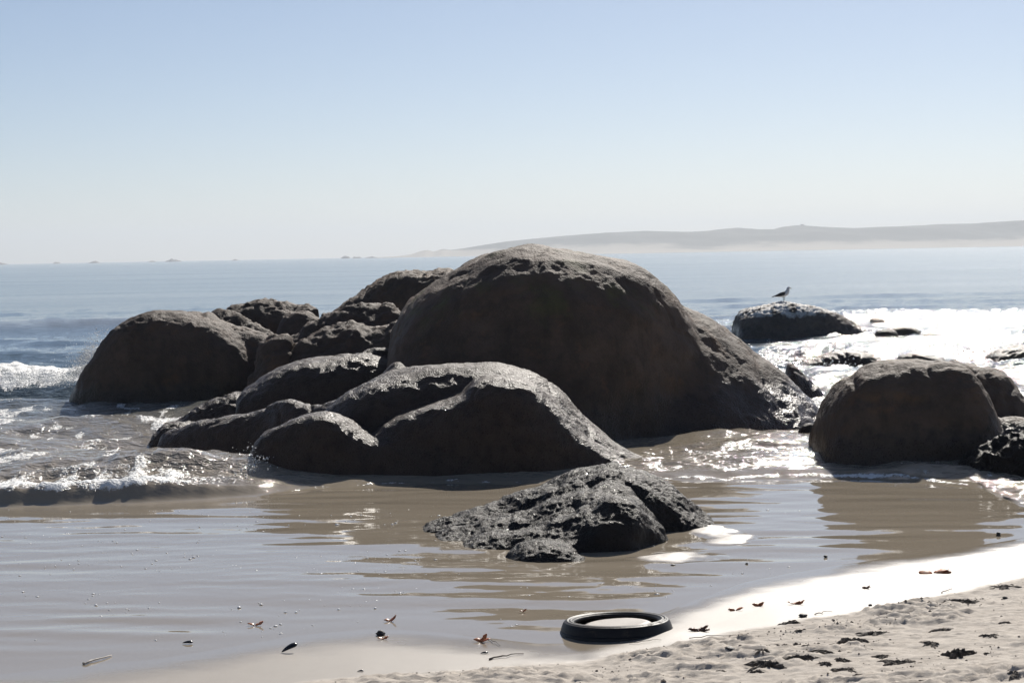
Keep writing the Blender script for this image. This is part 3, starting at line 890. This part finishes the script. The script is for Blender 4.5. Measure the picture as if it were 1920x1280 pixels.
def kelp(px, py, wpx, hpx, mat, lab, seed, nfr=3):
    r = random.Random(seed)
    p = on_sand(px, py)
    w, h = wpx * ppm(p), hpx * ppm(p)
    V, F = [], []
    for k in range(nfr):
        n = 7
        path, rad = [], []
        a0 = r.uniform(-0.5, 0.5) + (math.pi if k % 2 else 0)
        cur = Vector((r.uniform(-0.1, 0.1) * w, r.uniform(-0.1, 0.1) * w, 0.012 * h))
        lift = r.uniform(0.15, 0.5) if k else 0.85
        for i in range(n):
            u = i / (n - 1)
            path.append(cur.copy())
            rad.append((max(0.002, 0.15 * w * (math.sin(math.pi * (0.12 + 0.8 * u))) * r.uniform(0.6, 1.2)), 0.0022))
            a0 += r.uniform(-0.35, 0.35)
            cur = cur + Vector((math.cos(a0) * w * 0.5 / n * 1.2, math.sin(a0) * w * 0.3 / n, 0))
            cur.z = 0.006 + h * lift * (math.sin(u * math.pi * r.uniform(0.5, 0.9)) * (0.3 if k == 0 else 0.6) + (0.7 * u * u if k == 0 else 0))
        v, f = tube(path, rad, 8, up=(r.uniform(-0.4, 0.4), r.uniform(-0.9, -0.2), 0.9))
        o = len(V); V += v; F += [tuple(i + o for i in q_) for q_ in f]
    o = link_mesh('kelp_scrap', V, F, mat, None)
    o.location = p
    tag(o, lab, 'kelp', 'scraps of kelp along the tide line')
    return o

KE, KB = M_kelp_orange, M_kelp_brown
kelp(478, 1172, 30, 9, KE, 'frilly orange kelp scrap lying in the film of water at far left', 1)
kelp(731, 1164, 24, 15, KE, 'upright brown kelp scrap with a pale base, left of the tyre in the shallows', 2)
kelp(718, 1198, 22, 6, KE, 'flat red kelp scrap beside the black stone left of the tyre', 3, 2)
kelp(902, 1202, 30, 20, KE, 'red kelp scrap standing up on bright wet sand left of the tyre', 4)
kelp(980, 1147, 14, 7, KE, 'tiny yellow-brown kelp scrap floating just left of the tyre', 5, 2)
kelp(1378, 1144, 28, 7, KE, 'flat orange kelp scrap, lowest of three right of the tyre', 6, 2)
kelp(1421, 1136, 28, 10, KE, 'curled red kelp scrap, middle of three right of the tyre', 7)
kelp(1492, 1132, 32, 11, KE, 'two-lobed reddish kelp scrap, rightmost of three right of the tyre', 8)
kelp(1624, 1103, 22, 8, KB, 'small brown kelp scrap on the brightest wet sand', 9)
kelp(1752, 1074, 58, 10, KE, 'longest amber kelp blade with a dark end, near the right edge', 10)
kelp(1310, 1183, 36, 14, KB, 'dark brown tangle of kelp right beside the tyre', 11, 7)

def lump_mesh(name, px, py, wpx, hpx, mat, seed, n=1, spread=0.0, sub=2, parent=None):
    """an irregular lump or a clump of lumps sitting on the sand"""
    r = np.random.default_rng(seed)
    p = on_sand(px, py)
    k = ppm(p)
    bm = bmesh.new()
    for i in range(n):
        rr = bmesh.ops.create_icosphere(bm, subdivisions=sub if n < 6 else 1, radius=0.5)
        sc = 1.0 if n == 1 else r.uniform(0.05, 0.2) * (1 if i > 3 else 1.5)
        off = Vector((0, 0, 0)) if n == 1 else Vector((r.normal(0, 0.24) * wpx * k, r.normal(0, 0.3) * wpx * k, 0))
        for v in rr['verts']:
            c = v.co.copy()
            d = 1 + (0.42 if n == 1 else 0.7) * float(fbm(np.array([c.x * 3.1 + seed + i]), np.array([c.y * 3.1]), np.array([c.z * 3.1]), 3)[0])
            c *= d
            v.co = Vector((c.x * wpx * k * sc, c.y * wpx * k * sc * 0.8, (c.z + 0.28) * hpx * k * 1.25 * (sc if n == 1 else sc * 5.0 * (0.35 + 0.65 * math.exp(-(off.x / (0.3 * wpx * k)) ** 2))))) + off
    me = bpy.data.meshes.new(name); bm.to_mesh(me); bm.free()
    me.materials.append(mat)
    me.polygons.foreach_set('use_smooth', [n == 1] * len(me.polygons))
    o = bpy.data.objects.new(name, me); COL.objects.link(o); o.location = p
    return o

def shell(px, py, lpx, tilt, rz, lab, mat=M_shell):
    p = on_sand(px, py)
    Lh = lpx * ppm(p) / 2
    path, rad = [], []
    for i in range(11):
        u = i / 10
        path.append((-Lh + 2 * Lh * u, 0, Lh * 0.15 * math.sin(math.pi * u)))
        rr = (u ** 0.55) * (1 - u ** 5) ** 0.5
        rad.append((max(0.001, Lh * 0.48 * rr), max(0.001, Lh * 0.24 * rr)))
    v, f = tube(path, rad, 14)
    o = link_mesh('mussel_shell', v, f, mat)
    o.location = p + Vector((0, 0, Lh * (0.2 + 0.7 * abs(math.sin(tilt)))))
    o.rotation_euler = (0.5, -tilt, rz)
    tag(o, lab, 'shell', 'mussel shells on the wet sand')

shell(543, 1222, 34, 0.42, 0.3, 'black mussel shell propped up on wet sand at lower left')
shell(352, 1206, 20, 0.05, 0.1, 'flat dark mussel shell lying in the water film, far left')
shell(908, 1225, 15, 0.05, 0.2, 'small flat dark shell on bright sand above the longest twig')
shell(676, 1259, 13, 0.1, 0.0, 'small dark shell near the bottom edge of the picture')

for i, (px, py, w, h, lab) in enumerate((
    (714, 1190, 18, 9, 'smooth black stone in the film of water left of the tyre'),
    (1368, 1222, 24, 12, 'dark rough stone on the sand right below the tyre'),
    (1872, 1004, 9, 8, 'little black stone in the shallows near the right edge'),
    (1505, 1156, 16, 7, 'flat dark stone at the start of the trampled sand'),
    (1400, 1058, 6, 4, 'pea-sized black pebble in still water right of the mussel rock'),
    (1262, 1060, 10, 3, 'thin dark pebble at the edge of the pale shoal'),
    (1548, 1044, 7, 4, 'tiny pebble in still water at the edge of the glare'),
    (1632, 1135, 8, 4, 'pebble where bright wet sand turns to trampled sand'),
    (1884, 1122, 10, 5, 'pebble on trampled sand close to the right edge'))):
    o = lump_mesh('stone', px, py, w, h, M_stone, 100 + i)
    tag(o, lab, 'stone', 'small stones on the beach')

def twig(x0, y0, x1, y1, mat, lab, seed, thick=2.2):
    r = random.Random(seed)
    a, b = on_sand(x0, y0), on_sand(x1, y1)
    n = 9
    path, rad = [], []
    for i in range(n):
        u = i / (n - 1)
        q_ = a.lerp(b, u) + Vector((0, r.uniform(-1, 1) * 0.02, 0))
        q_.z += 0.006 + 0.004 * math.sin(3.1 * u)
        path.append(q_ - a)
        rad.append(thick * 0.5 * ppm(a) * (1.2 - 0.7 * u) * r.uniform(0.8, 1.2))
    v, f = tube(path, rad, 7)
    o = link_mesh('twig', v, f, mat)
    o.location = a
    tag(o, lab, 'twig', 'twigs washed up on the sand')

twig(918, 1236, 982, 1226, M_stick, 'longest brown twig on bright sand below the red kelp', 1, 3)
twig(155, 1246, 208, 1231, M_stick_pale, 'pale twig lying in the water film at lower left', 2, 4)
twig(915, 1197, 938, 1212, M_stick, 'thin stem trailing from the upright red kelp scrap', 3, 1.5)
twig(1292, 1197, 1380, 1192, M_stick, 'thin dark twig on bright sand right of the tyre', 4, 1.6)
twig(1528, 1153, 1560, 1147, M_stick, 'short twig at the edge of the trampled sand', 5, 1.6)
twig(1180, 1207, 1240, 1200, M_stick, 'hair-thin twig in front of the tyre', 6, 1.2)
twig(1765, 1112, 1785, 1104, M_stick, 'small bent twig near the two pebbles at right', 7, 2)

wr_list = [
    (1600, 1203, 60, 14, 9, 'dark wedge of wrack, tallest on the trampled sand below the kelp scraps'),
    (1800, 1130, 56, 12, 9, 'long dark wrack clump near the right edge'),
    (1796, 1228, 48, 24, 12, 'biggest crumbly dark clump at lower right'),
    (1850, 1227, 16, 9, 3, 'small dark clump on the line right of the biggest clump'),
    (1484, 1167, 34, 9, 8, 'spiky wrack clump where the trampled sand begins'),
    (1497, 1182, 18, 6, 4, 'small wrack clump below the spiky one'),
    (1470, 1211, 34, 9, 6, 'left clump in the row of three below the spiky wrack'),
    (1495, 1209, 20, 9, 4, 'middle clump in the row of three below the spiky wrack'),
    (1516, 1211, 22, 8, 4, 'right clump in the row of three below the spiky wrack'),
    (1430, 1218, 22, 6, 5, 'flat clump left of the row of three clumps'),
    (1438, 1245, 64, 14, 12, 'broad crumbly clod field front at lower middle right'),
    (1500, 1234, 46, 13, 9, 'broken dark clods right of the broad crumbly patch'),
    (1548, 1244, 24, 9, 5, 'small clod group below the dark wedge of wrack'),
    (1422, 1258, 20, 7, 3, 'two dark lumps at the foot of the broad crumbly patch'),
    (1580, 1238, 40, 9, 6, 'low clump of sand clods below the tall wedge'),
    (1590, 1257, 50, 9, 8, 'flat clod strip near the bottom edge right of middle'),
    (1690, 1243, 60, 9, 9, 'thin line of crumbs running to the biggest clump'),
    (1660, 1231, 44, 7, 6, 'low clods left of the biggest clump'),
    (1747, 1207, 40, 8, 6, 'flat dark clump above the biggest clump'),
    (1540, 1220, 30, 6, 5, 'crumbs between the row of three and the tall wedge'),
    (1860, 1192, 40, 7, 6, 'scattered clods above the line at right edge'),
    (1885, 1168, 22, 7, 4, 'small dark clod close to the right edge'),
    (1720, 1152, 40, 6, 6, 'low wrack streak below the amber kelp'),
    (1880, 1100, 46, 6, 7, 'wrack streak where the bright sand ends at right edge'),
    (1900, 1262, 40, 10, 6, 'dark clod group in the bottom right corner'),
    (1352, 1258, 22, 5, 4, 'faint crumbs left of the broad crumbly patch'),
    (1730, 1278, 22, 8, 4, 'lump cut by the bottom edge at right'),
    (1610, 1264, 12, 5, 2, 'pair of crumbs near the bottom edge right of middle'),
    (1310, 1232, 30, 5, 5, 'crumb streak below the dark rough stone'),
    (1640, 1186, 44, 6, 6, 'wrack streak right of the dark wedge'),
    (1770, 1180, 30, 6, 5, 'wrack dots between the long clump and the flat dark clump'),
]
def clump(px, py, wpx, hpx, mat, seed):
    """one crumbly mound, broken at its edge"""
    p = on_sand(px, py)
    k = ppm(p)
    nr, na = 13, 52
    a = np.linspace(0, 2 * math.pi, na, endpoint=False)
    rim = np.clip(0.7 + 0.9 * fbm(np.cos(a) * 1.9 + seed, np.sin(a) * 1.9, a * 0 + seed * 0.37, 3), 0.25, 1.5)
    V, F = [(0.0, 0.0, 0.0)], []
    rr = np.linspace(0, 1, nr)[1:]
    A, RR = np.meshgrid(a, rr)
    X = np.cos(A) * RR * rim * wpx * k * 0.8
    Yc = np.sin(A) * RR * rim * wpx * k * 0.75
    u = X / k; w = Yc / k
    n1 = np.clip(ridged(u * 0.09 + seed, w * 0.09, u * 0 + seed, 3, 0.7) - 0.25, 0, None)
    n2 = fbm(u * 0.28, w * 0.28, u * 0 + seed, 2)
    Zc = hpx * k * 0.42 * ((1 - RR ** 4) * (0.1 + 0.7 * n1) + 0.4 * n2 * (1 - RR ** 4)) - 0.012 * RR ** 3
    V += list(zip(X.ravel(), Yc.ravel(), Zc.ravel()))
    V[0] = (0, 0, float(Zc[0].mean()))
    for j in range(na):
        F.append((0, 1 + j, 1 + (j + 1) % na))
    for i in range(nr - 2):
        for j in range(na):
            q0 = 1 + i * na
            F.append((q0 + j, q0 + na + j, q0 + na + (j + 1) % na, q0 + (j + 1) % na))
    o = link_mesh('wrack_clump', V, F, mat, None, smooth=False)
    o.location = p
    return o

for i, (px, py, w, h, n, lab) in enumerate(wr_list):
    o = clump(px, py, w, h, M_wrack if i % 3 else M_clod, 30.3 + 7.7 * i)
    tag(o, lab, 'seaweed' if i % 3 else 'clod', 'dark clumps on the trampled sand')

# crumbs of sand and weed too small to count
def scatter(name, pts, sizes, mat, lab, cat, flat=0.6, jitter=0.5, seed=1):
    r = np.random.default_rng(seed)
    base = np.array([(1, 0, 0), (-1, 0, 0), (0, 1, 0), (0, -1, 0), (0, 0, 1), (0, 0, -1)], float)
    tri = np.array([(0, 2, 4), (2, 1, 4), (1, 3, 4), (3, 0, 4), (2, 0, 5), (1, 2, 5), (3, 1, 5), (0, 3, 5)])
    n = len(pts)
    s = np.asarray(sizes)[:, None, None]
    v = base[None] * s * (1 + jitter * r.uniform(-1, 1, (n, 6, 3)))
    a = r.uniform(0, 6.28, n)
    ca_, sa_ = np.cos(a)[:, None], np.sin(a)[:, None]
    v = np.stack([v[..., 0] * ca_ - v[..., 1] * sa_, v[..., 0] * sa_ + v[..., 1] * ca_, v[..., 2] * flat], -1) + np.asarray(pts)[:, None, :]
    f = (tri[None] + (np.arange(n) * 6)[:, None, None]).reshape(-1, 3)
    o = link_mesh(name, v.reshape(-1, 3), [tuple(int(i) for i in q_) for q_ in f], mat, None, smooth=(cat != 'crumbs'))
    tag(o, lab, cat, kind='stuff')
    return o

cx = rng.uniform(-1.5, 4.2, 16000); cyy = rng.uniform(9.2, 14.5, 16000)
zc_, wc_, dc_ = sand_height(cx, cyy)
dens = sstep(-0.1, 0.5, fbm(cx * 1.3, cyy * 2.0, cx * 0 + 9.9, 4))
keep = (dc_ > 0.35) & (rng.uniform(size=16000) < 0.04 + 0.7 * dens)
scatter('sand_crumbs', np.stack([cx, cyy, zc_ + 0.001], -1)[keep], rng.lognormal(-5.5, 0.5, keep.sum()), M_clod, 'dark crumbs of sand and weed strewn over the trampled sand', 'crumbs', seed=2)

# foam bubbles on the film; the white dots also stand in for sun sparkle
bpx = rng.uniform(0, 1500, 1100); bpy_ = 955 + 245 * rng.uniform(0, 1, 1100) ** 1.6
bl = np.array([tuple(gp(a, b, 0.001)) for a, b in zip(bpx, bpy_)])
kb = (Y_edge(bl[:, 0]) < bl[:, 1] - 0.1) & (rng.uniform(size=1100) < np.where(bpx < 800, 0.9, 0.3) * sstep(-0.3, 0.3, fbm(bl[:, 0] * 0.9, bl[:, 1] * 0.9, bl[:, 0] * 0 + 3.0, 3)))
scatter('foam_and_glint_dots', bl[kb], rng.lognormal(-4.85, 0.4, kb.sum()), M_foam, 'white foam bubbles and stand-in sun glints dotted over the still water film', 'bubbles', flat=0.28, seed=3)

# spray thrown up where surf meets rock
def spray(cs, seed):
    r = np.random.default_rng(seed)
    P, S = [], []
    for (px, py, Y, wx, wz, n, tilt) in cs:
        c = vp(px, py, SC(Y))
        u = np.minimum(r.exponential(0.33, n), 0.95 + r.uniform(0, 0.2, n))
        x = c.x + r.normal(0, wx, n) * (0.4 + u) + tilt * u * wz
        y = c.y + r.normal(0, 0.35, n)
        z = c.z + u * wz + r.normal(0, 0.05, n)
        P.append(np.stack([x, y, z], -1)); S.append(np.minimum(r.lognormal(-4.75, 0.6, n), 0.022))
    return np.concatenate(P), np.concatenate(S)

P, S = spray(((150, 700, 26.4, 0.16, 0.45, 1800, 0.6), (163, 672, 26.2, 0.07, 0.4, 1300, 0.6), (120, 715, 27.0, 0.35, 0.16, 1500, 0.1), (40, 712, 27.4, 0.5, 0.13, 1200, 0.0)), 1)
scatter('spray', P, S * 0.5, M_spray, 'white spray bursting up the seaward side of the far left boulder', 'spray', flat=1.0, seed=4)
P, S = spray(((482, 868, 15.9, 0.06, 0.16, 260, -0.1), (470, 875, 15.8, 0.14, 0.06, 200, 0)), 2)
scatter('spray', P, S * 0.55, M_spray, 'small splash at the left foot of the long front boulder', 'spray', flat=1.0, seed=5)
P, S = spray(((1835, 690, 30.0, 0.25, 0.35, 420, -0.2), (1560, 700, 27.8, 0.5, 0.14, 350, 0), (1500, 690, 28.0, 0.4, 0.14, 250, 0)), 3)
scatter('spray', P, S * 0.9, M_spray, 'spray breaking over the awash rocks behind the right-hand boulder', 'spray', flat=1.0, seed=6)

# ------------------------------------------------------------------ sea haze
bm = bmesh.new()
r = bmesh.ops.create_cube(bm, size=1)
for v in r['verts']:
    v.co = Vector((v.co.x * 46000, v.co.y * 19000 + 300, -2.2 + (v.co.z + 0.5) * 150))
me = bpy.data.meshes.new('haze'); bm.to_mesh(me); bm.free()
hm = bpy.data.materials.new('haze'); hm.use_nodes = True
ht = hm.node_tree
for n in list(ht.nodes):
    if n.type == 'BSDF_PRINCIPLED': ht.nodes.remove(n)
pv = ht.nodes.new('ShaderNodeVolumePrincipled')
pv.inputs['Color'].default_value = (0.82, 0.89, 0.97, 1)
pv.inputs['Density'].default_value = 0.0002
pv.inputs['Anisotropy'].default_value = 0.22
ht.links.new(pv.outputs[0], ht.nodes['Material Output'].inputs['Volume'])
me.materials.append(hm)
hz_ = bpy.data.objects.new('haze', me); COL.objects.link(hz_)
tag(hz_, 'pale sea haze lying over the bay', 'haze', kind='stuff')
